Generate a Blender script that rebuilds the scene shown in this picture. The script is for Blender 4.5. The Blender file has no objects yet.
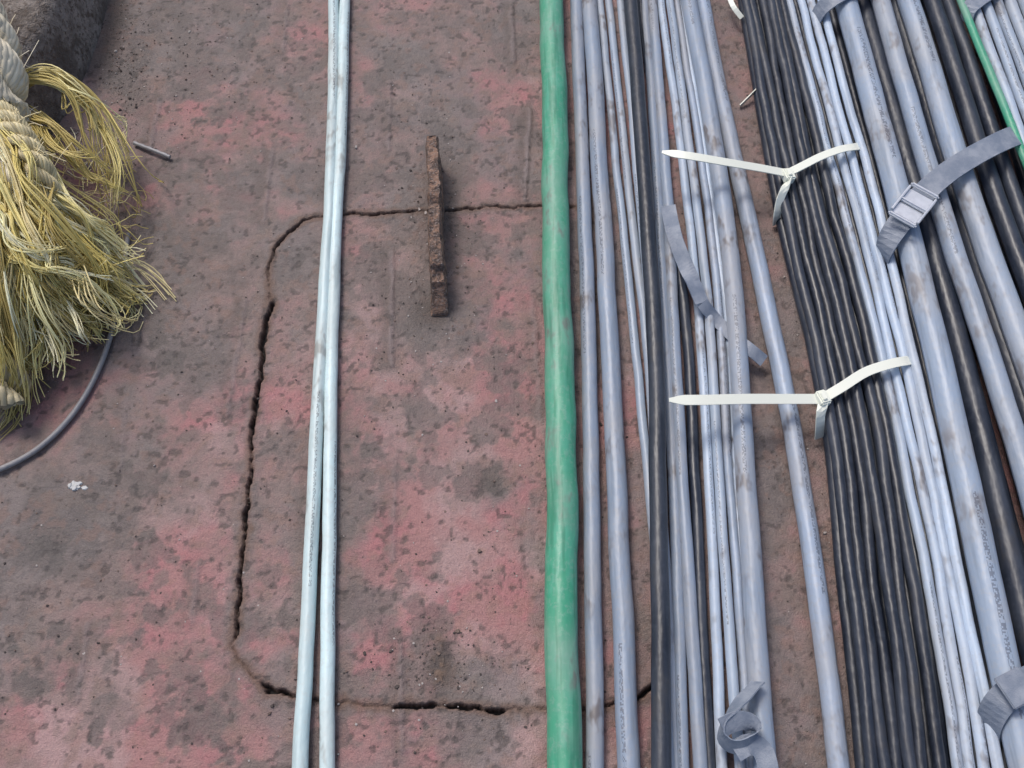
import bpy, math, random
import numpy as np
from mathutils import Vector, Matrix
random.seed(7); rng=np.random.default_rng(11)
S=bpy.context.scene
H=1.2; T=math.radians(28); F=1024.0
ct,st=math.cos(T),math.sin(T)
def P(u,v,z=0.0):
    """survey helper: photo measurement -> metric deck position at height z"""
    x=(u-512)/F; y=(384-v)/F
    k=(H-z)/(ct-y*st)
    return np.array([x*k,(st+y*ct)*k,z])
MM=0.00133
def sm(a,b,x):
    t=np.clip((x-a)/(b-a),0,1); return t*t*(3-2*t)
_tab=rng.random((256,256))
def vn(x,y,s=0):
    a_=.7+s*1.3; c_,s_=math.cos(a_),math.sin(a_)
    x,y=x*c_-y*s_,x*s_+y*c_
    x=x+s*17.31+500; y=y+s*9.77+500
    xi=np.floor(x).astype(int); yi=np.floor(y).astype(int)
    fx=x-xi; fy=y-yi; fx=fx*fx*(3-2*fx); fy=fy*fy*(3-2*fy)
    a=_tab[xi&255,yi&255]; b=_tab[(xi+1)&255,yi&255]; c=_tab[xi&255,(yi+1)&255]; d=_tab[(xi+1)&255,(yi+1)&255]
    return (a*(1-fx)+b*fx)*(1-fy)+(c*(1-fx)+d*fx)*fy
def fbm(x,y,sc,oc=4,s=0):
    t=0;a=1;n=0
    for i in range(oc):
        t=t+a*vn(x*sc*2.03**i,y*sc*2.03**i,s+i*3.7); n+=a; a*=.55
    return t/n
def newmat(name):
    m=bpy.data.materials.new(name); m.use_nodes=True
    nt=m.node_tree; b=nt.nodes["Principled BSDF"]
    return m,nt,b
def math_n(nt,op,a,b=None,clamp=False):
    n=nt.nodes.new('ShaderNodeMath'); n.operation=op; n.use_clamp=clamp
    for i,q in enumerate((a,b)):
        if q is None: continue
        if isinstance(q,(int,float)): n.inputs[i].default_value=q
        else: nt.links.new(q,n.inputs[i])
    return n.outputs[0]
def mixc(nt,fac,a,b,blend='MIX'):
    n=nt.nodes.new('ShaderNodeMix'); n.data_type='RGBA'; n.blend_type=blend
    for idx,q in ((0,fac),(6,a),(7,b)):
        if isinstance(q,(int,float)): n.inputs[idx].default_value=q
        elif isinstance(q,tuple): n.inputs[idx].default_value=(*q,1)
        else: nt.links.new(q,n.inputs[idx])
    return n.outputs[2]
def noise(nt,co,scale,detail=4,rough=.55):
    n=nt.nodes.new('ShaderNodeTexNoise'); n.inputs['Scale'].default_value=scale
    n.inputs['Detail'].default_value=min(detail,3); n.inputs['Roughness'].default_value=rough
    nt.links.new(co,n.inputs['Vector']); return n.outputs['Fac']
def ramp(nt,fac,a,b):
    n=nt.nodes.new('ShaderNodeMapRange'); n.interpolation_type='SMOOTHSTEP'
    n.inputs['From Min'].default_value=a; n.inputs['From Max'].default_value=b
    nt.links.new(fac,n.inputs['Value']); return n.outputs['Result']
def bump(nt,b,h,dist,strength=1):
    n=nt.nodes.new('ShaderNodeBump'); n.inputs['Distance'].default_value=dist; n.inputs['Strength'].default_value=strength
    nt.links.new(h,n.inputs['Height']); nt.links.new(n.outputs['Normal'],b.inputs['Normal'])
def objco(nt):
    return nt.nodes.new('ShaderNodeTexCoord').outputs['Object']

def cable_mat(name,col,dust=(.22,.19,.17),dustamt=.5,rough=.5,text=True,tint=None,smudge=(.10,.07,.055),sm_amt=.7):
    m,nt,b=newmat(name); co=objco(nt)
    oi=nt.nodes.new('ShaderNodeObjectInfo')
    va=nt.nodes.new('ShaderNodeVectorMath'); va.operation='ADD'
    cmb=nt.nodes.new('ShaderNodeCombineXYZ'); r10=math_n(nt,'MULTIPLY',oi.outputs['Random'],9.0)
    nt.links.new(r10,cmb.inputs[0]); nt.links.new(r10,cmb.inputs[2])
    nt.links.new(co,va.inputs[0]); nt.links.new(cmb.outputs[0],va.inputs[1]); co2=va.outputs[0]
    def st(sy):
        mp=nt.nodes.new('ShaderNodeMapping'); mp.inputs['Scale'].default_value=(1,sy,1); nt.links.new(co2,mp.inputs['Vector']); return mp.outputs['Vector']
    n1=noise(nt,co2,6,3,.6); n2=noise(nt,co2,130,2,.7); n3=noise(nt,st(.07),110,2,.6); n4=noise(nt,st(.45),34,3,.75)
    val=math_n(nt,'ADD',math_n(nt,'MULTIPLY',oi.outputs['Random'],.40),.78)
    c=mixc(nt,1.0,col,val,'MULTIPLY')
    if tint: c=mixc(nt,ramp(nt,n4,.42,.60),c,tint)
    c=mixc(nt,math_n(nt,'MULTIPLY',ramp(nt,n1,.40,.64),dustamt),c,dust)
    c=mixc(nt,math_n(nt,'MULTIPLY',ramp(nt,n2,.48,.68),.42*min(1,dustamt*1.5)),c,dust)
    c=mixc(nt,math_n(nt,'MULTIPLY',ramp(nt,n3,.50,.70),.55),c,tuple(x*.6 for x in col))
    k=math_n(nt,'MULTIPLY',ramp(nt,n4,.53,.68),ramp(nt,n1,.42,.58))
    c=mixc(nt,math_n(nt,'MULTIPLY',k,sm_amt),c,smudge)
    if text:
        uv=nt.nodes.new('ShaderNodeUVMap'); sp=nt.nodes.new('ShaderNodeSeparateXYZ'); nt.links.new(uv.outputs[0],sp.inputs[0])
        u=math_n(nt,'ADD',sp.outputs[0],r10)
        win=math_n(nt,'LESS_THAN',math_n(nt,'FRACT',math_n(nt,'MULTIPLY',u,1.3)),.34)
        band=math_n(nt,'LESS_THAN',math_n(nt,'ABSOLUTE',math_n(nt,'SUBTRACT',sp.outputs[1],math_n(nt,'ADD',math_n(nt,'MULTIPLY',oi.outputs['Random'],.3),.12))),.03)
        wn=nt.nodes.new('ShaderNodeTexWhiteNoise'); wn.noise_dimensions='2D'
        cc=nt.nodes.new('ShaderNodeCombineXYZ')
        nt.links.new(math_n(nt,'FLOOR',math_n(nt,'MULTIPLY',u,520)),cc.inputs[0]); nt.links.new(math_n(nt,'FLOOR',math_n(nt,'MULTIPLY',sp.outputs[1],60)),cc.inputs[1])
        nt.links.new(cc.outputs[0],wn.inputs['Vector'])
        tx=math_n(nt,'MULTIPLY',math_n(nt,'MULTIPLY',win,band),math_n(nt,'GREATER_THAN',wn.outputs['Value'],.5))
        c=mixc(nt,math_n(nt,'MULTIPLY',tx,.55),c,(.06,.06,.08))
    nt.links.new(c,b.inputs['Base Color'])
    rr=math_n(nt,'ADD',math_n(nt,'MULTIPLY',n1,.3),rough-.15); nt.links.new(rr,b.inputs['Roughness'])
    bump(nt,b,n4,.0026,.7)
    return m
def link(ob,parent=None):
    S.collection.objects.link(ob)
    if parent: ob.parent=parent
    return ob
def mesh_obj(name,verts,quads,mat,smooth=True,cols=None,uvs=None,parent=None):
    me=bpy.data.meshes.new(name)
    verts=np.asarray(verts,np.float32); quads=np.asarray(quads,np.int32).reshape(-1,4)
    me.vertices.add(len(verts)); me.vertices.foreach_set('co',verts.ravel())
    nq=len(quads); me.loops.add(nq*4); me.loops.foreach_set('vertex_index',quads.ravel())
    me.polygons.add(nq); me.polygons.foreach_set('loop_start',np.arange(0,nq*4,4,dtype=np.int32))
    me.polygons.foreach_set('loop_total',np.full(nq,4,np.int32))
    me.polygons.foreach_set('use_smooth',np.full(nq,smooth,bool))
    if cols is not None:
        a=me.color_attributes.new('Col','FLOAT_COLOR','POINT')
        a.data.foreach_set('color',np.concatenate([cols,np.ones((len(cols),1))],1).astype(np.float32).ravel())
    if uvs is not None:
        l=me.uv_layers.new(name='UVMap'); l.data.foreach_set('uv',np.asarray(uvs,np.float32)[quads.ravel()].ravel())
    me.update(calc_edges=True)
    if mat: me.materials.append(mat)
    return link(bpy.data.objects.new(name,me),parent)
def spline(pts,step=.012):
    pts=np.asarray(pts,float)
    p=np.vstack([2*pts[0]-pts[1],pts,2*pts[-1]-pts[-2]])
    out=[]
    for i in range(1,len(p)-2):
        a,b,c,d=p[i-1],p[i],p[i+1],p[i+2]
        n=max(2,int(np.linalg.norm(c-b)/step)); t=np.linspace(0,1,n,endpoint=False)[:,None]
        L=np.linalg.norm(c-b)
        m1=(c-a)/max(np.linalg.norm(c-b)+np.linalg.norm(b-a),1e-6)*L
        m2=(d-b)/max(np.linalg.norm(d-c)+np.linalg.norm(c-b),1e-6)*L
        out.append((2*t**3-3*t**2+1)*b+(t**3-2*t**2+t)*m1+(-2*t**3+3*t**2)*c+(t**3-t**2)*m2)
    out.append(p[-2][None]); return np.vstack(out)
def frames(c):
    t=np.gradient(c,axis=0); t/=np.linalg.norm(t,axis=1)[:,None]+1e-12
    s=np.cross(t,np.array([0,0,1.0])); n=np.linalg.norm(s,axis=1)[:,None]
    s=np.where(n<.05,np.array([[1.0,0,0]]),s/(n+1e-9))
    s/=np.linalg.norm(s,axis=1)[:,None]
    return t,s,np.cross(s,t)
class Acc:
    def __init__(s): s.v=[];s.q=[];s.uv=[];s.c=[];s.n=0
    def tube(s,c,r,seg=16,col=None,cap=True):
        t,si,up=frames(c); n=len(c); r=np.broadcast_to(np.asarray(r,float),(n,))
        a=np.linspace(0,2*np.pi,seg+1)
        v=c[:,None]+r[:,None,None]*(np.cos(a)[None,:,None]*si[:,None]+np.sin(a)[None,:,None]*up[:,None])
        L=np.concatenate([[0],np.cumsum(np.linalg.norm(np.diff(c,axis=0),axis=1))])
        uv=np.stack(np.broadcast_arrays(L[:,None],(a/(2*np.pi))[None]),-1)
        i,j=np.meshgrid(np.arange(n-1),np.arange(seg),indexing='ij'); b=s.n+i*(seg+1)+j
        s.q.append(np.stack([b,b+1,b+seg+2,b+seg+1],-1).reshape(-1,4))
        s.v.append(v.reshape(-1,3)); s.uv.append(uv.reshape(-1,2)); k=n*(seg+1)
        if col is not None: s.c.append(np.tile(col,(k,1)))
        s.n+=k
        if cap:
            for e,fl in ((0,1),(n-1,0)):
                vv=np.vstack([v[e],c[e][None]]); b0=s.n
                q=[(b0+j,b0+seg+1,b0+j+2,b0+j+1) if fl else (b0+j,b0+j+1,b0+j+2,b0+seg+1) for j in range(0,seg-1,2)]
                s.q.append(np.array(q)); s.v.append(vv); s.uv.append(np.zeros((len(vv),2)))
                if col is not None: s.c.append(np.tile(col,(len(vv),1)))
                s.n+=len(vv)
    def ribbon(s,c,wd,w,th):
        n=len(c); t=np.gradient(c,axis=0); t/=np.linalg.norm(t,axis=1)[:,None]
        wd=wd-(wd*t).sum(1)[:,None]*t; wd/=np.linalg.norm(wd,axis=1)[:,None]
        nn=np.cross(wd,t); w=np.broadcast_to(np.asarray(w,float),(n,))[:,None]
        prof=[(-.5,-.5),(-.5,.5),(-.25,.5),(0,.5),(.25,.5),(.5,.5),(.5,-.5),(0,-.5)]
        v=np.stack([c+a*w*wd+b*th*nn for a,b in prof],1); m=len(prof)
        i,j=np.meshgrid(np.arange(n-1),np.arange(m),indexing='ij'); j2=(j+1)%m
        s.q.append(np.stack([s.n+i*m+j,s.n+i*m+j2,s.n+(i+1)*m+j2,s.n+(i+1)*m+j],-1).reshape(-1,4))
        s.v.append(v.reshape(-1,3)); L=np.arange(n)/n
        s.uv.append(np.stack(np.broadcast_arrays(L[:,None],np.arange(m)[None]/m),-1).reshape(-1,2))
        for e in (0,n-1):
            b=s.n+e*m; s.q.append(np.array([(b+1,b+2,b+7,b),(b+2,b+3,b+4,b+7),(b+4,b+5,b+6,b+7)]))
        s.n+=n*m
    def obj(s,name,mat,parent=None,smooth=True):
        return mesh_obj(name,np.vstack(s.v),np.vstack(s.q),mat,smooth,np.vstack(s.c) if s.c else None,np.vstack(s.uv),parent)

# ================= materials
M_gray=cable_mat('gray_jacket',(.32,.39,.50),dust=(.36,.35,.35),dustamt=.5,rough=.42)
M_gray2=cable_mat('gray_jacket_light',(.43,.52,.64),dust=(.42,.42,.43),dustamt=.4,rough=.42)
M_thick=cable_mat('thick_gray_jacket',(.33,.405,.52),dust=(.40,.41,.43),dustamt=.55,smudge=(.20,.18,.18),rough=.42)
M_pale=cable_mat('pale_jacket',(.54,.68,.70),dust=(.54,.58,.56),dustamt=.5,rough=.42,smudge=(.26,.26,.24))
M_black=cable_mat('black_jacket',(.018,.024,.039),dust=(.064,.075,.100),dustamt=.5,rough=.38,text=False,smudge=(.045,.045,.05))
M_green=cable_mat('green_jacket',(.050,.30,.18),dust=(.22,.38,.30),dustamt=.65,rough=.45,text=False,tint=(.085,.37,.245),smudge=(.17,.18,.16),sm_amt=.9)
m,nt,b=newmat('rust'); co=objco(nt); n1=noise(nt,co,70,3,.75); n2=noise(nt,co,330,3,.7)
c=mixc(nt,ramp(nt,n1,.40,.60),(.095,.066,.055),(.30,.18,.125)); c=mixc(nt,math_n(nt,'MULTIPLY',ramp(nt,n2,.50,.66),.6),c,(.38,.31,.28))
nt.links.new(c,b.inputs['Base Color']); b.inputs['Roughness'].default_value=.8; bump(nt,b,math_n(nt,'ADD',n1,math_n(nt,'MULTIPLY',n2,.5)),.006,1); M_rust=m
m,nt,b=newmat('deck_paint'); co=objco(nt)
at=nt.nodes.new('ShaderNodeVertexColor'); at.layer_name='Col'
n1=noise(nt,co,480,2,.8); n2=noise(nt,co,150,3,.8)
c=mixc(nt,1.0,at.outputs[0],math_n(nt,'ADD',math_n(nt,'MULTIPLY',n1,.7),.68),'MULTIPLY')
c=mixc(nt,math_n(nt,'MULTIPLY',ramp(nt,n2,.57,.72),.30),c,(.09,.072,.068))
c=mixc(nt,math_n(nt,'MULTIPLY',ramp(nt,n1,.64,.78),.30),c,(.40,.33,.32))
nt.links.new(c,b.inputs['Base Color']); nt.links.new(math_n(nt,'ADD',math_n(nt,'MULTIPLY',n2,.5),.36),b.inputs['Roughness'])
bump(nt,b,math_n(nt,'ADD',n1,math_n(nt,'MULTIPLY',n2,2.6)),.0014,.7); M_deck=m
m,nt,b=newmat('zip_tie_nylon'); b.inputs['Base Color'].default_value=(.84,.86,.76,1); b.inputs['Roughness'].default_value=.38
M_nylon=m
m,nt,b=newmat('strap_fabric'); co=objco(nt); n1=noise(nt,co,40,5,.6); n2=noise(nt,co,600,3,.6)
c=mixc(nt,ramp(nt,n1,.35,.7),(.17,.205,.27),(.29,.32,.38)); nt.links.new(c,b.inputs['Base Color']); b.inputs['Roughness'].default_value=.5
bump(nt,b,math_n(nt,'ADD',n2,n1),.0012,.5); M_strap=m
m,nt,b=newmat('galvanised_steel'); co=objco(nt); n1=noise(nt,co,120,3,.6)
c=mixc(nt,n1,(.60,.62,.65),(.9,.92,.95)); nt.links.new(c,b.inputs['Base Color']); b.inputs['Metallic'].default_value=.75; b.inputs['Roughness'].default_value=.30; M_steel=m
m,nt,b=newmat('fibre'); at=nt.nodes.new('ShaderNodeVertexColor'); at.layer_name='Col'
nt.links.new(at.outputs[0],b.inputs['Base Color']); b.inputs['Roughness'].default_value=.5; M_fib=m
m,nt,b=newmat('coaming_paint'); co=objco(nt); n1=noise(nt,co,14,3,.75); n2=noise(nt,co,120,3,.75)
c=mixc(nt,ramp(nt,n1,.38,.62),(.12,.098,.085),(.30,.26,.235)); c=mixc(nt,ramp(nt,n2,.48,.64),c,(.10,.075,.06)); nt.links.new(c,b.inputs['Base Color']); b.inputs['Roughness'].default_value=.85
bump(nt,b,math_n(nt,'ADD',n1,n2),.008,.9); M_coam=m

# ================= deck
def graded(lo,a,b,hi,d,nc=26):
    k=np.linspace(0,1,nc)[1:]**2.2
    return np.concatenate([(a-(a-lo)*k)[::-1],np.arange(a,b,d),b+(hi-b)*k])
gx=graded(-8,-.90,.45,8,.0018); gy=graded(-6,.13,1.39,10,.0018)
X,Y=np.meshgrid(gx,gy); 
x=X.ravel(); y=Y.ravel()
wx=x+.05*(fbm(x,y,14,4,5)-.5); wy=y+.05*(fbm(x,y,14,4,8)-.5)
CR=[(660,680,2.3),(645,692,2.4),(625,702,1.5),(590,708,1.3),(560,708,1.0),(508,711,1.0),(503,710,3.0),(450,706,3.9),(400,706,3.2),(392,707,1.0),(330,704,1.0),(300,700,1.6),(290,697,2.2),(268,690,2.4),(258,682,1.0),(238,660,.8),(232,640,.9),(236,630,2.4),(240,600,2.9),(244,550,2.4),(247,500,2.2),(252,450,3.2),(257,400,2.2),(262,350,2.7),(266,325,5.6),(270,314,3.0),(272,300,1.0),(268,270,1.2),(275,250,2.2),(290,230,2.2),(305,220,1.9),(322,216,1.2),(345,214,1.7),(380,213,1.7),(410,212,1.8),(450,210,1.7),(490,207,1.7),(530,207,1.5),(575,208,1.4)]
cp=np.array([[*P(u,v)[:2],w] for u,v,w in CR])
best=np.full(len(x),9.); wid=np.zeros(len(x))
jx=x+.012*(fbm(x,y,50,4,21)-.5); jy=y+.012*(fbm(x,y,50,4,22)-.5)
for i in range(len(cp)-1):
    a,bb=cp[i],cp[i+1]; d=bb[:2]-a[:2]; L2=(d**2).sum()
    t=np.clip(((jx-a[0])*d[0]+(jy-a[1])*d[1])/L2,0,1)
    dd=np.hypot(jx-a[0]-t*d[0],jy-a[1]-t*d[1]); k=dd<best
    best=np.where(k,dd,best); wid=np.where(k,a[2]+(bb[2]-a[2])*t,wid)
wv=fbm(x,y,55,3,30)
hw=wid*.5*MM*np.clip(-.15+2.1*wv,0.12,2)
crack=1-sm(hw*.6,hw*1.2+.0008,best); crack*=sm(.9,2.0,wid)*.8+.2; crack*=sm(.26,.42,wv)*.7+.3
rust=1-sm(.002,.012,best+.012*(fbm(x,y,70,3,33)-.5))
band=1-sm(.006,.020,best+.014*(fbm(x,y,50,3,31)-.5))
W=[(390,82,388,150),(392,250,391,365),(395,455,393,560),(400,640,402,750),(272,150,263,222),(245,300,228,412),(198,565,192,622),(88,625,76,700),(530,110,524,200),(533,300,541,420),(511,5,514,62),(287,5,283,52),(126,400,118,470),(310,470,306,540),(160,100,150,150)]
weld=np.zeros(len(x)); weld_shade=np.zeros(len(x)); wf=fbm(x,y,60,3,90)
qx=x+.007*(wf-.5)
for u0,v0,u1,v1 in W:
    a=P(u0,v0)[:2]; d=P(u1,v1)[:2]-a; L2=(d**2).sum(); am=rng.uniform(.45,1)
    t=np.clip(((qx-a[0])*d[0]+(y-a[1])*d[1])/L2,0,1)
    dd=np.hypot(qx-a[0]-t*d[0],y-a[1]-t*d[1]); ww=.0012+.0055*wf
    weld=np.maximum(weld,am*(1-sm(ww*.2,ww*1.5,dd)))
    weld_shade=np.maximum(weld_shade,am*(1-sm(.003,.018,np.hypot(jx+.005-a[0]-t*d[0],jy-a[1]-t*d[1]))))
reg=np.zeros(len(x))
for u,v,ru,rv,am in [(150,20,150,60,.5),(120,70,60,60,.3),(420,60,110,70,.28),(420,190,120,60,.25),(300,330,60,90,.3),(170,320,90,110,.28),(50,510,110,80,.8),(30,620,60,70,.45),(290,560,50,90,.25),(400,420,60,60,.2),
   (250,110,90,70,-.30),(500,320,60,110,-.32),(440,600,110,90,-.45),(330,260,40,100,-.12),(170,640,80,70,-.28),(60,745,90,40,-.55),(200,745,70,50,-.1),(430,560,80,50,-.25),(520,450,40,80,-.3),(180,520,50,60,-.25),(350,420,50,50,-.1),(280,480,60,60,.25),(440,670,60,30,.5),(437,300,40,35,.6),(437,180,34,90,.45),(490,480,28,22,.5),(800,400,160,500,.25),(300,740,110,25,-.2),(250,400,90,40,-.15)]:
    p=P(u,v); q=P(u+ru,v); rX=abs(q[0]-p[0]); rY=abs(P(u,v-rv*.5)[1]-P(u,v+rv*.5)[1])
    reg+=am*np.exp(-(((wx-p[0])/rX)**2+((wy-p[1])/rY)**2))
f1=fbm(x,y,7,5,1); f2=fbm(x,y,34,5,2); f3=fbm(x,y*.35,60,4,3); f4=fbm(x,y,170,3,4); f5=fbm(x,y,20,5,6); f6=fbm(x,y,75,4,7)
dirt=sm(.35,.68,f1*.50+f2*.27+f3*.10+f6*.13+reg*.42)
C=lambda *a:np.array(a)[None]
pink=C(.335,.170,.163); red=C(.365,.150,.156); dull=C(.205,.158,.143); gray=C(.170,.150,.145); dark=C(.080,.068,.065)
mx=lambda a,b,t:a*(1-t[:,None])+b*t[:,None]
col=mx(pink+0*x[:,None],red,sm(.42,.65,f5)*.9); col=mx(col,C(.37,.25,.24),sm(.48,.70,fbm(x,y,12,5,12))*.8)
col=mx(col,dull,dirt*.92)
col=mx(col,gray,sm(.46,.66,fbm(x,y,10,5,14)+reg*.18)*.65)
col=mx(col,dark,sm(.48,.72,f1*.25+f2*.40+f6*.22+f4*.13+reg*.16)*.60)
col=mx(col,C(.27,.155,.12),sm(.54,.70,f6)*.32)
col=mx(col,C(.18,.14,.12),sm(.50,.62,fbm(x,y,42,4,95))*sm(.4,.6,f5)*.4)
pm=np.zeros(len(x)); lx=x+.022*(fbm(x,y,70,4,41)-.5)*1.6; ly=y+.022*(fbm(x,y,70,4,42)-.5)*1.6
seeds=[(140,480),(170,365),(190,200),(220,120),(150,600),(30,685),(360,450),(290,270),(130,545),(365,530),(120,735),(215,725),(180,690),(95,690),(60,400),(205,250),(230,60),(180,430),(350,300),(370,250),(410,480),(110,640),(40,560),(260,550),(300,640),(430,740),(360,350),(470,160),(150,250),(300,120),(60,640),(375,440),(200,745),(160,350)]
for su,sv in seeds:
    for k in range(4):
        u=su+rng.normal(0,22); v=sv+rng.normal(0,16); 
        if u>480: continue
        p=P(u,v); R=rng.uniform(.005,.015)*(1.0 if u<330 else .7)*(1.5 if k==0 else 1); kx=rng.uniform(.75,1.3)
        s=(abs(lx-p[0])<.05)&(abs(ly-p[1])<.05)
        dd=np.hypot((lx[s]-p[0])*kx,ly[s]-p[1]); pm[s]=np.maximum(pm[s],(1-sm(R-.003,R+.002,dd))*rng.uniform(.4,.95))
for u,v,R in [(490,480,.019),(140,482,.018),(172,362,.024),(30,686,.020),(205,720,.024),(185,735,.020),(50,545,.026),(370,448,.017),(222,118,.016)]:
    p=P(u,v); dd=np.hypot(lx-p[0],ly-p[1]); pm=np.maximum(pm,(1-sm(R-.005,R+.003,dd))*.9)
pm=np.maximum(pm,sm(.600,.65,fbm(x,y,16,5,51)+reg*.07)*(x<.05)*.7)
rim=pm*(1-pm)*4
col=mx(col,C(.095,.083,.078)*(.55+.85*f6[:,None]),pm*.78)
col=mx(col,C(.29,.22,.20),rim*.12)
col=mx(col,C(.165,.135,.125),band*.55)
col=mx(col,C(.13,.068,.042),rust*.65)
col=mx(col,C(.105,.078,.068),weld_shade*.55)  # dark fringe beside the weld beads: their shadow painted into the colour
col=mx(col,C(.25,.20,.20),weld*(.05+.65*f3))
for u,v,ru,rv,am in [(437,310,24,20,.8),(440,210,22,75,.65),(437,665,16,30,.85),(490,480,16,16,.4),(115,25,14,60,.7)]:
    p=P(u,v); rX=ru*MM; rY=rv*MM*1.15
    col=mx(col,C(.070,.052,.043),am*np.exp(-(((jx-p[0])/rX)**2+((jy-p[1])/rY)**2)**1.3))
p=P(437,662); pit=np.exp(-(((jx-p[0])/.008)**2+((jy-p[1])/.030)**2)**1.5); col=mx(col,C(.17,.105,.07),pit*sm(.45,.6,f6)*.8)
pk=sm(.66,.77,fbm(x,y,120,2,61))
col=mx(col,C(.05,.04,.038),pk*.6)
col=mx(col,C(.010,.008,.008),crack)  # shade inside the gap painted near-black, on top of the real groove
z=.0016*(fbm(x,y,5,3,80)-.5)+.0012*(f2-.5)+.0008*(f4-.5)-.0008*pm+.0003*rim-.0006*pk+.0022*weld+.0009*band-.014*crack+.006*pit*(f6-.3)
nx,ny=len(gx),len(gy)
i,j=np.meshgrid(np.arange(ny-1),np.arange(nx-1),indexing='ij'); b0=i*nx+j
mesh_obj('steel_deck_ground',np.stack([x,y,z],1),np.stack([b0,b0+1,b0+nx+1,b0+nx],-1).reshape(-1,4),M_deck,True,np.clip(col,0,1))

# ================= cables
def cable(name,pts,w,z,mat,seg=16,wob=.0010,ext=1.2):
    """pts: plan measurements, w: apparent diameter at mid distance, z: height of cable centre above deck (None = resting)"""
    r=w*.5*MM
    zz=(lambda k: r+.001 if z is None else (z if np.isscalar(z) else z[k]))
    c=np.array([P(u,v,zz(k)) for k,(u,v) in enumerate(pts)])
    d0=c[0]-c[1]; d0/=np.linalg.norm(d0); d1=c[-1]-c[-2]; d1/=np.linalg.norm(d1); d0[2]=d1[2]=0
    c=np.vstack([c[0]+d0*ext,c[0]+d0*ext*.5,c,c[-1]+d1*ext*.5,c[-1]+d1*ext])
    p=spline(c,.014); sd=rng.uniform(0,50)
    p[:,0]+=wob*2*(fbm(p[:,1]*0+sd,p[:,1],9,3,sd)-.5)*2
    p[:,2]+=wob*(fbm(p[:,1]*0+sd,p[:,1],12,2,sd+3)-.5)
    A=Acc(); A.tube(p,r*(1+.05*(fbm(p[:,1]*0,p[:,1],14,3,sd)-.5)),seg); return A.obj(name,mat)
V=[0,200,400,600,768]
def cv(name,us,w,z,mat,**k): return cable(name,list(zip(us,V)),w,z,mat,**k)
cable('pale_cable',[(334,0),(332,150),(324,300),(317,420),(310,560),(300,768)],13.5,None,M_pale)
cable('pale_cable',[(345,0),(341,120),(335,260),(331,400),(329,560),(327,768)],13,None,M_pale)
cv('green_cable',[551.5,556,559.5,562,563.5],29,None,M_green,wob=.0018,seg=24)
cv('gray_cable',[576,584,590,593.5,596],15.5,None,M_gray)
cv('gray_cable',[589,602,613,622,629],19,None,M_gray)
cable('gray_cable',[(600,0),(620,200),(639,380),(652,520),(664,660),(672,768)],9,.008,M_gray2)
cable('gray_cable',[(609,0),(630,200),(645,330),(652,420),(662,560),(668,768)],9,.008,M_gray2)
cable('gray_cable',[(620,0),(640,200),(650,330),(656,450),(668,600),(676,768)],9,.008,M_gray2)
cable('black_cable',[(631,0),(646,200),(656,380),(660,560),(661,768)],16.5,.032,M_black)
cable('gray_cable',[(652,0),(664,150),(673,300),(680,450),(690,600),(700,768)],12,.014,M_gray)
cable('gray_cable',[(661,0),(681,150),(697,300),(708,450),(716,600),(722,768)],9.5,.012,M_gray2)
cable('gray_cable',[(670,0),(690,150),(708,300),(717,450),(727,600),(740,768)],9.5,.018,M_gray2)
cable('gray_cable',[(676,0),(700,150),(718,300),(727,450),(738,600),(752,768)],9,.012,M_gray)
cable('gray_cable',[(645,0),(655,150),(664,300),(672,450),(678,600),(684,768)],11,.010,M_gray)
cable('black_cable',[(640,0),(660,150),(684,300),(694,450),(700,600),(709,768)],11,.008,M_black)
cable('gray_cable',[(688,0),(709,110),(726,220),(738,340),(746,480),(755,620),(765,768)],19,.026,M_gray)
cable('gray_cable',[(702,0),(722,100),(744,200),(768,310),(792,430),(811,550),(826,660),(838,768)],18,.014,M_gray)
cable('gray_cable',[(681,0),(698,110),(720,260),(735,400),(738,520),(744,620),(748,768)],10,.009,M_gray2)
Lm=[742,778,823,846,864]; Rm=[786,834,884,921,944]
for k in range(6):
    t=(k+.5)/6; us=[a*(1-t)+b_*t for a,b_ in zip(Lm,Rm)]
    jj=rng.uniform(-2.4,2.4,5)
    cv('black_cable',[a+b_ for a,b_ in zip(us,jj)],11,.026+rng.uniform(-.004,.005)+.006*math.sin(math.pi*t),M_black,wob=.002)
for k in range(7):
    t=k/6; us=[a*(1-t)+b_*t for a,b_ in zip(Lm,Rm)]
    cv('black_cable',[a+b_ for a,b_ in zip(us,rng.uniform(-1.5,1.5,5))],12,.010,M_black)
for us in ([789,842,892,931,958],[799,852,902,943,971],[810,863,913,955,984],[821,874,924,966,997]):
    cv('gray_cable',[a+rng.uniform(-1.6,1.6) for a in us],9.5,.030+rng.uniform(-.004,.005),M_gray2,wob=.0016)
for us in ([794,847,897,937,964],[805,858,908,949,978],[816,869,919,960,990],[828,882,932,975,1007]):
    cv('black_cable',us,12,.012,M_black)
cv('thick_gray_cable',[845,899,948,990,1025],26,.046,M_thick,seg=24)
cv('black_cable',[862,918,973,1020,1060],22,.030,M_black)
cv('thick_gray_cable',[880,938,1003,1060,1105],21,.050,M_thick,seg=24)
cv('thick_gray_cable',[908,970,1040,1105,1155],25,.050,M_thick,seg=24)
cv('black_cable',[893,956,1022,1080,1130],22,.026,M_black)
cv('black_cable',[932,997,1070,1140,1190],20,.042,M_black)
cv('black_cable',[948,1016,1090,1160,1215],16,.042,M_black)
cv('green_cable',[961,1040,1115,1190,1245],9,.060,M_green)
for k,(u0,w) in enumerate([(972,12),(984,12),(996,12),(1009,14),(1024,16),(1042,16),(1060,18)]):
    cv('gray_cable',[u0,u0+72+k*2,u0+150+k*3,u0+225,u0+280],w,.056,M_gray2)
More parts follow.
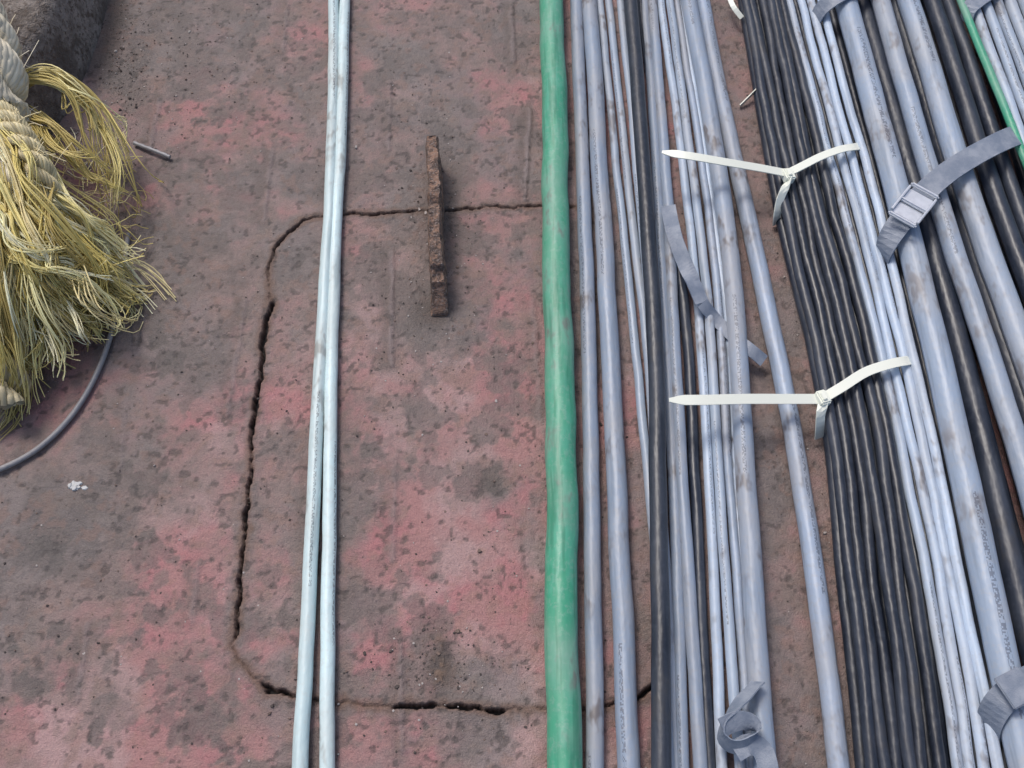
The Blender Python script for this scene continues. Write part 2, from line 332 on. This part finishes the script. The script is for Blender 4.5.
for k in range(9):
    u0=850+k*24; cv('black_cable',[u0,u0+62,u0+125,u0+180,u0+225],16,.014,M_black)

# ================= zip ties
def ribbon_px(A,pts,w,th,wdir,step=.006,taper=False):
    c=spline(np.array([P(*p) for p in pts]),step); n=len(c)
    wd=np.array(wdir,float)
    wds=np.array([np.array([np.interp(k/(n-1),np.linspace(0,1,len(wd)),wd[:,a]) for a in range(3)]) for k in range(n)]) if wd.ndim==2 else np.tile(wd,(n,1))
    ww=np.full(n,w); 
    if taper: ww=w*np.clip(.35+np.arange(n)/4.0,0,1)
    A.ribbon(c,wds,ww,th); return c
def box(name,cen,ax,size,mat,parent,bev=.0012):
    import bmesh
    bm=bmesh.new(); bmesh.ops.create_cube(bm,size=1)
    for v in bm.verts: v.co=Vector((v.co.x*size[0],v.co.y*size[1],v.co.z*size[2]))
    bmesh.ops.bevel(bm,geom=bm.edges[:],offset=bev,segments=2,affect='EDGES')
    me=bpy.data.meshes.new(name); bm.to_mesh(me); bm.free(); me.materials.append(mat)
    o=bpy.data.objects.new(name,me); o.location=cen; o.rotation_euler=ax; link(o,parent); return o
def ziptie(tail,band,loop,head,ang,w=.0105):
    e=link(bpy.data.objects.new('zip_tie',None))
    A=Acc(); ribbon_px(A,tail,w,.0018,(0.1,1,.15),taper=True); A.obj('free_tail',M_nylon,e,False)
    A=Acc(); ribbon_px(A,band,w,.0018,(-.25,1,0)); A.obj('band',M_nylon,e,False)
    A=Acc(); ribbon_px(A,loop,w*.95,.0018,[(.5,.8,.3),(.8,.5,.3),(.8,.4,.3)]); A.obj('wrapped_band',M_nylon,e,False)
    c=P(*head); box('head',c,(0,math.radians(10),ang),(.015,.020,.014),M_nylon,e,.002)
    box('head_slot_rib',c+np.array([.0,0,.0080]),(0,0,ang),(.006,.011,.004),M_nylon,e,.0008)
ziptie([(662,152,.075),(690,156,.080),(725,162,.074),(760,168,.062),(786,173,.052)],
       [(786,174,.050),(800,167,.051),(822,156,.052),(842,149,.050),(854,147,.044),(861,146,.030)],
       [(790,178,.052),(785,188,.050),(780,200,.040),(777,216,.022),(776,224,.004)],(788,176,.050),.25,.0118)
ziptie([(669,400,.074),(700,400,.074),(745,399,.066),(785,399,.056),(820,399,.048)],
       [(822,399,.047),(842,387,.050),(866,372,.050),(890,364,.048),(905,361,.042),(912,360,.028)],
       [(824,401,.050),(821,412,.046),(820,426,.030),(819,438,.010)],(822,399,.048),.35,.0130)
A=Acc(); ribbon_px(A,[(727,-10,.03),(733,6,.03),(742,18,.022)],.008,.0015,(1,0,.2)); A.obj('zip_tie_offcut',M_nylon,None,False)
A=Acc(); ribbon_px(A,[(740,106,.004),(748,98,.010),(756,90,.014)],.007,.0015,(0,0,1)); A.obj('zip_tie_offcut',M_nylon,None,False)

# ================= straps
def strap(pts,w,wd):
    e=link(bpy.data.objects.new('cable_strap',None)); A=Acc(); ribbon_px(A,pts,w,.0022,wd); A.obj('webbing',M_strap,e,False); return e
def oriented(name,cen,ex,ey,size,mat,parent,bev=.0012):
    ex=Vector(ex).normalized(); ez=ex.cross(Vector(ey)).normalized(); ey=ez.cross(ex)
    o=box(name,cen,(0,0,0),size,mat,parent,bev)
    o.rotation_euler=Matrix((ex,ey,ez)).transposed().to_euler(); return o
e=strap([(882,262,.020),(884,250,.045),(892,234,.063),(905,216,.071),(925,192,.075),(948,172,.079),(975,155,.080),(1000,142,.078),(1014,136,.066),(1022,133,.045)],.032,(-.35,1,0))
a_=P(899,224,.080); b_=P(926,190,.083); ex=b_-a_; c=(a_+b_)/2
oriented('buckle_plate',c,ex,(-.35,1,0),(.050,.036,.0035),M_steel,e)
for k,nm in ((-.42,'buckle_bar_low'),(.0,'buckle_bar_mid'),(.42,'buckle_bar_top')):
    oriented(nm,c+ex*k+np.array([0,0,.004]),ex,(-.35,1,0),(.006,.042,.006),M_steel,e,.002)
for sgn in (-1,1):
    wv_=np.cross(np.array([0,0,1.]),ex); wv_/=np.linalg.norm(wv_)
    oriented('buckle_side_flange',c+wv_*sgn*.0195+np.array([0,0,.003]),ex,(-.35,1,0),(.050,.003,.009),M_steel,e,.0008)
e=strap([(988,738,.02),(990,720,.045),(997,706,.060),(1010,692,.070),(1030,680,.073),(1055,666,.076),(1080,655,.076)],.030,[(-.6,1,0),(-.35,1,0),(-.35,1,0)])
oriented('buckle_plate',P(1016,688,.078),P(1030,682,.075)-P(1005,695,.070),(-.35,1,0),(.030,.036,.004),M_strap,e)
strap([(815,20,.03),(822,8,.05),(838,-4,.066),(870,-20,.07),(920,-45,.07)],.028,(-.3,1,0))
strap([(966,22,.05),(970,8,.066),(984,-4,.07),(1010,-18,.07),(1060,-40,.07)],.026,(-.3,1,0))
A=Acc(); ribbon_px(A,[(668,206,.032),(672,226,.036),(678,246,.038),(686,266,.040),(694,284,.040),(702,303,.034)],.021,.0018,[(1,.1,.2),(1,.3,.1),(1,.4,.9),(.8,.3,.6),(1,.6,-.2),(1,.8,-.1)],.004)
ribbon_px(A,[(702,303,.034),(718,322,.018),(738,341,.022),(748,348,.030),(764,361,.020)],.017,.0018,[(1,.6,.2),(1,1,.2),(.5,1,.2),(.6,1,.4)],.004); A.obj('loose_strap',M_strap,None,False)
A=Acc(); ribbon_px(A,[(758,682,.044),(746,695,.050),(733,710,.052),(723,724,.050),(722,737,.048),(731,746,.048),(744,746,.05),(755,739,.052),(756,729,.054),(746,721,.056),(733,722,.056),(722,728,.058)],.021,.0016,[(.9,.6,.0),(.9,.5,.2),(.8,.3,.4),(.5,.1,.7),(.3,.3,.8),(.1,.5,.8),(-.1,.5,.8),(-.2,.5,.8),(-.2,.5,.8),(.2,.7,.6),(.2,.9,.4),(.2,1,.2)],.003)
ribbon_px(A,[(735,752,.046),(750,744,.050),(762,750,.048),(768,768,.046),(770,800,.04)],.022,.0016,[(.4,1,.2),(.8,.8,.3),(1,.3,.2),(1,.1,.3)],.004); A.obj('loose_strap',M_strap,None,False)

# ================= rusty lug
def lug(name,y0,y1,xf,hw,hf,sd):
    n=90
    ys=np.linspace(y0,y1,n); V_=[]
    pr=[(-1,0),(-1.0,.3),(-.96,.6),(-.9,.88),(-.7,1),(0,1.0),(.7,1),(.9,.88),(.96,.6),(1.0,.3),(1,0)]
    for k,yy in enumerate(ys):
        t=k/(n-1); h=hf(t); w=hw(t); xc=xf(t)
        for a,b_ in pr:
            nz=float(fbm(np.array([a*1.5+b_*2+sd]),np.array([yy*50]),1.0,3,sd)[0])-.5
            nz2=float(vn(np.array([yy*260.]),np.array([a*4+b_*7]),sd)[0])-.5
            V_.append((xc+a*w+nz*.0055+nz2*.0022,yy+nz2*.0012,max(-.002,b_*h-.001+(nz*.007+nz2*.003)*(b_>.5))))
    m=len(pr); Q=[(k*m+j,k*m+j+1,(k+1)*m+j+1,(k+1)*m+j) for k in range(n-1) for j in range(m-1)]
    for e in (0,n-1):
        o=e*m; Q+=[(o,o+1,o+9,o+10),(o+1,o+2,o+8,o+9),(o+2,o+3,o+7,o+8),(o+3,o+4,o+6,o+7)]
    return mesh_obj(name,V_,Q,M_rust,False)
yN=P(440,316,0)[1]; yF=P(432,134,.066)[1]; x0=P(440,316,0)[0]; x1=P(432,132,.07)[0]
def hf(t):
    if t<.10: return .006+.034*(t/.10)
    if t<.16: return .045+.1*(t-.10)
    return .064-.003*math.sin(t*9)-.010*math.exp(-((t-.55)/.04)**2)
lug('rusty_steel_lug',yN,yF,lambda t:x0+(x1-x0)*t+.001*math.sin(t*11),lambda t:.0112-.0012*t-(.002 if .5<t<.6 else 0),hf,3)
def debris(name,items,mat,cols):
    V_=[];Q=[];Cc=[]
    for (px,py,s),cl in zip(items,cols):
        b0=len(V_); a0=rng.uniform(0,6.28); asp=rng.uniform(.5,1.0); hh=s*rng.uniform(.25,.8)
        for lay,(sc,zz) in enumerate(((1,.0),(.75,1.0))):
            for k in range(6):
                a=k*math.pi/3; rr=s*sc*rng.uniform(.7,1.15); dx=rr*math.cos(a); dy=rr*math.sin(a)*asp
                V_.append((px+dx*math.cos(a0)-dy*math.sin(a0),py+dx*math.sin(a0)+dy*math.cos(a0),.0+zz*hh*rng.uniform(.7,1.1))); Cc.append(cl)
        for k in range(6): Q.append((b0+k,b0+(k+1)%6,b0+6+(k+1)%6,b0+6+k))
        Q+= [(b0+6,b0+7,b0+8,b0+9),(b0+6,b0+9,b0+10,b0+11)]
    return mesh_obj(name,V_,Q,mat,False,np.array(Cc))
m,nt,b=newmat('grit'); at=nt.nodes.new('ShaderNodeVertexColor'); at.layer_name='Col'; nt.links.new(at.outputs[0],b.inputs['Base Color']); b.inputs['Roughness'].default_value=.85; M_grit=m
it=[];cl=[]
for k in range(2600):
    q=rng.random()
    if q<.16: u,v=rng.normal(437,28),rng.normal(250,70)
    elif q<.24: u,v=rng.normal(437,30),rng.normal(665,25)
    elif q<.40: u,v=rng.normal(150,60),rng.normal(50,50)
    elif q<.52: u,v=rng.normal(122,10),rng.normal(30,50)
    else: u,v=rng.uniform(-20,860),rng.uniform(-20,790)
    p=P(u,v); it.append((p[0],p[1],rng.uniform(.0005,.0019)*(1 if rng.random()<.95 else 2.0)))
    r_=rng.random(); cl.append((.07,.056,.052) if r_<.5 else ((.17,.12,.10) if r_<.86 else (.40,.36,.34)))
debris('deck_grit',it,M_grit,cl)
p=P(78,486); it=[(p[0]+rng.normal(0,.0065),p[1]+rng.normal(0,.002),rng.uniform(.0025,.005)) for _ in range(18)]
debris('white_paint_flake',it,M_grit,[(.58,.58,.57)]*18)
A=Acc(); c=spline(np.array([P(134,143,.005),P(150,149,.007),P(170,157,.005)]),.004); A.tube(c,.0030+.0005*np.sin(np.arange(len(c))*2.1),8)
m,nt,b=newmat('dull_steel'); b.inputs['Base Color'].default_value=(.30,.30,.32,1); b.inputs['Roughness'].default_value=.55; b.inputs['Metallic'].default_value=.3
A.obj('bolt_offcut',m)
foot=[P(112,-60,0),P(108,0,0),P(98,40,0),P(78,90,0),P(40,150,0),P(-40,215,0),P(-160,270,0)]
foot=spline(np.array(foot),.006); foot=np.vstack([foot[0]+np.array([.1,1.5,0]),foot])
t,si,up=frames(foot); n=len(foot); prof=[(0,-.002),(0.0,.012),(-.002,.03),(-.004,.05),(-.004,.07),(-.006,.09),(-.010,.110),(-.018,.124),(-.03,.129),(-.05,.130),(-.08,.130),(-.12,.130),(-.5,.130)]
si=np.where((si[:,:1]>0),si,-si)
VV=np.stack([foot+(a+.006*(fbm(foot[:,0]+z_,foot[:,1]+z_*2,30,3,66)-.5)[:,None]*(z_>.005))*si*np.array([1,1,0])+np.array([0,0,z_]) for a,z_ in prof],1)
i,j=np.meshgrid(np.arange(n-1),np.arange(len(prof)-1),indexing='ij'); b0=i*len(prof)+j; mm=len(prof)
mesh_obj('steel_coaming',VV.reshape(-1,3),np.stack([b0,b0+1,b0+mm+1,b0+mm],-1).reshape(-1,4),M_coam)

# ================= frayed rope
rope=link(bpy.data.objects.new('frayed_rope',None))
def yarnrope(A,pts,R,pitch,base,nst=3,ny_=11,seg=5):
    c=spline(np.array([P(*p) for p in pts]),.004); t,si,up=frames(c)
    L=np.concatenate([[0],np.cumsum(np.linalg.norm(np.diff(c,axis=0),axis=1))])
    for s_ in range(nst):
        ph=2*np.pi*(L/pitch+s_/nst); o=(np.cos(ph)[:,None]*si+np.sin(ph)[:,None]*up)
        cs_=c+o*R*.52
        for k in range(ny_):
            q=2*np.pi*(-L/(pitch*.8)+k/ny_); rr=R*.40
            y_=cs_+rr*(np.cos(q)[:,None]*si+np.sin(q)[:,None]*up)+rng.normal(0,R*.02,c.shape)
            sh=rng.uniform(.62,1.2); A.tube(y_,R*.145,seg,np.array(base)*sh,False)
        A.tube(cs_,R*.36,10,np.array(base)*.4,False)
    for k in range(90):
        i_=rng.integers(0,len(c)); a_=rng.uniform(0,6.28); o=c[i_]+R*.8*(math.cos(a_)*si[i_]+math.sin(a_)*up[i_])
        d_=t[i_]*rng.choice([-1,1])+rng.normal(0,.8,3); d_/=np.linalg.norm(d_); q=np.linspace(0,1,6)[:,None]; e_=rng.normal(0,.012,3)
        A.tube(o+d_*q*rng.uniform(.012,.035)+e_*q**2,.0005,3,np.array(base)*1.05,False)
A=Acc()
yarnrope(A,[(-60,-40,.20),(-20,20,.19),(-2,70,.17),(0,110,.14),(18,160,.11),(42,205,.09)],.035,.15,(.72,.65,.50),ny_=16)
yarnrope(A,[(-14,95,.15),(14,128,.155),(36,162,.145),(48,190,.125),(52,215,.09)],.018,.075,(.66,.57,.34))
yarnrope(A,[(-60,230,.09),(-25,290,.08),(-4,350,.06),(2,405,.03)],.034,.13,(.60,.51,.32))
A.obj('laid_rope',M_fib,rope)
A=Acc()
locks=[
 ([(8,90,.12),(40,74,.13),(80,90,.11),(108,122,.08),(120,165,.05),(116,220,.02)],44,.006,.012,.009),
 ([(15,80,.13),(55,84,.13),(88,112,.10),(106,155,.07),(108,205,.04)],30,.006,.018,.010),
 ([(20,110,.12),(55,140,.12),(88,180,.09),(120,205,.05),(140,222,.02)],46,.010,.028,.011),
 ([(26,165,.11),(55,205,.11),(88,238,.08),(118,266,.035),(138,292,.012)],280,.018,.027,.010),
 ([(20,190,.12),(46,235,.11),(76,268,.08),(105,290,.04),(132,303,.012)],280,.020,.027,.010),
 ([(10,205,.12),(32,255,.11),(55,290,.09),(80,314,.05),(100,326,.012)],280,.020,.025,.011),
 ([(5,215,.12),(26,270,.11),(44,310,.07),(52,340,.04),(68,354,.012)],230,.020,.025,.012),
 ([(-5,190,.13),(13,270,.11),(24,325,.07),(32,362,.04),(26,392,.012)],280,.022,.027,.011),
 ([(-20,200,.13),(-5,290,.11),(4,345,.07),(10,382,.035),(4,412,.012)],240,.024,.025,.011),
 ([(0,125,.14),(25,180,.13),(46,235,.12),(72,275,.07),(62,320,.04)],130,.020,.028,.014),
 ([(0,220,.14),(36,262,.12),(76,262,.09),(102,282,.05),(114,308,.02)],130,.018,.024,.012),
]
gold=[(.86,.74,.30),(.93,.84,.44),(.72,.59,.19),(.50,.39,.13),(.97,.91,.62),(.84,.72,.38),(.62,.50,.17)]
for pts,cnt,r0,r1,cu in locks:
    G=np.array([P(*p) for p in pts]); g=spline(G,.009); n0=len(g); left=cnt
    while left>0:
        k=int(rng.integers(4,11)); left-=k
        co_=rng.normal(0,1,3); ce=np.clip(co_*.4+rng.normal(0,1,3)*.8,-1.8,1.8); ph=rng.uniform(0,6.28,6); fr=rng.uniform(.5,2.3,3); bc=np.array(gold[rng.integers(len(gold))])
        tend0=rng.uniform(.65,1.08); am=rng.uniform(.3,1.5)*cu; stray=rng.random()<.10
        for f in range(k):
            te=min(1.0,tend0*rng.uniform(.85,1.05)); t0=rng.uniform(0,.12)
            q=np.linspace(t0,te,24); idx=q*(n0-1); i0=np.clip(idx.astype(int),0,n0-2); fr_=(idx-i0)[:,None]
            c=g[i0]*(1-fr_)+g[i0+1]*fr_
            s0=co_*r0*.8+rng.normal(0,.0022,3); s1=ce*r1*.8+rng.normal(0,.0045,3)*(1+2*stray)
            s1[2]*=.6
            tt=((q-t0)/(1-t0))[:,None]; c=c+s0*(1-tt**1.4)+s1*tt**1.4
            for a in range(3): c[:,a]+=am*(.25+tt[:,0])*np.sin(q*6.28*fr[a]+ph[a]+rng.normal(0,.35))*(1+1.5*stray)
            c[:,2]=np.maximum(c[:,2],.002+rng.uniform(0,.004))
            A.tube(c,rng.uniform(.0008,.0014)*np.linspace(1,.6,24),4,np.minimum(bc*rng.uniform(.7,1.1),.95),False)
for k in range(170):
    u,v=rng.uniform(55,124),rng.uniform(150,325); a=rng.uniform(-1.2,.9); L=rng.uniform(15,38)
    pts=[P(u,v,.04)]
    for s_ in range(4):
        a+=rng.normal(0,.45); u+=math.cos(a)*L/4; v+=math.sin(a)*L/4; pts.append(P(u,v,max(.003,.035-.01*s_)))
    c=spline(np.array(pts),.006); A.tube(c,.0006,4,np.array(gold[rng.integers(len(gold))]),False)
A.obj('frayed_fibres',M_fib,rope)
A=Acc(); c=spline(np.array([P(128,234,.006),P(124,262,.006),P(112,330,.006),P(96,375,.006),P(72,415,.006),P(40,447,.006),P(5,467,.006),P(-60,490,.006)]),.006)
A.tube(c,.0036,10); A.obj('thin_gray_line',cable_mat('thin_line_jacket',(.28,.28,.30),dust=(.34,.32,.31),dustamt=.6,text=False))

# ================= camera, light
cam=bpy.data.cameras.new('camera'); cam.sensor_width=36; cam.lens=36; cam.clip_start=.01; cam.clip_end=200
co_=bpy.data.objects.new('camera',cam); co_.location=(0,0,H); co_.rotation_euler=(T,0,0); S.collection.objects.link(co_); S.camera=co_
w=bpy.data.worlds.new('World'); S.world=w; w.use_nodes=True; nt=w.node_tree
sk=nt.nodes.new('ShaderNodeTexSky'); sk.sky_type='NISHITA'; sk.sun_disc=False
el=math.radians(58); az=math.radians(-35)
sk.sun_elevation=el; sk.sun_rotation=az; sk.dust_density=4; sk.air_density=1.0
nt.links.new(sk.outputs[0],nt.nodes['Background'].inputs[0]); nt.nodes['Background'].inputs[1].default_value=.14
l=bpy.data.lights.new('sun','SUN'); l.energy=1.5; l.angle=math.radians(16); l.color=(1,.96,.91)
lo=bpy.data.objects.new('sun',l); S.collection.objects.link(lo)
d=Vector((math.sin(az)*math.cos(el),math.cos(az)*math.cos(el),math.sin(el)))
lo.rotation_euler=d.to_track_quat('Z','Y').to_euler(); lo.location=d*5
S.view_settings.view_transform='Standard'; S.view_settings.look='None'; S.view_settings.exposure=0
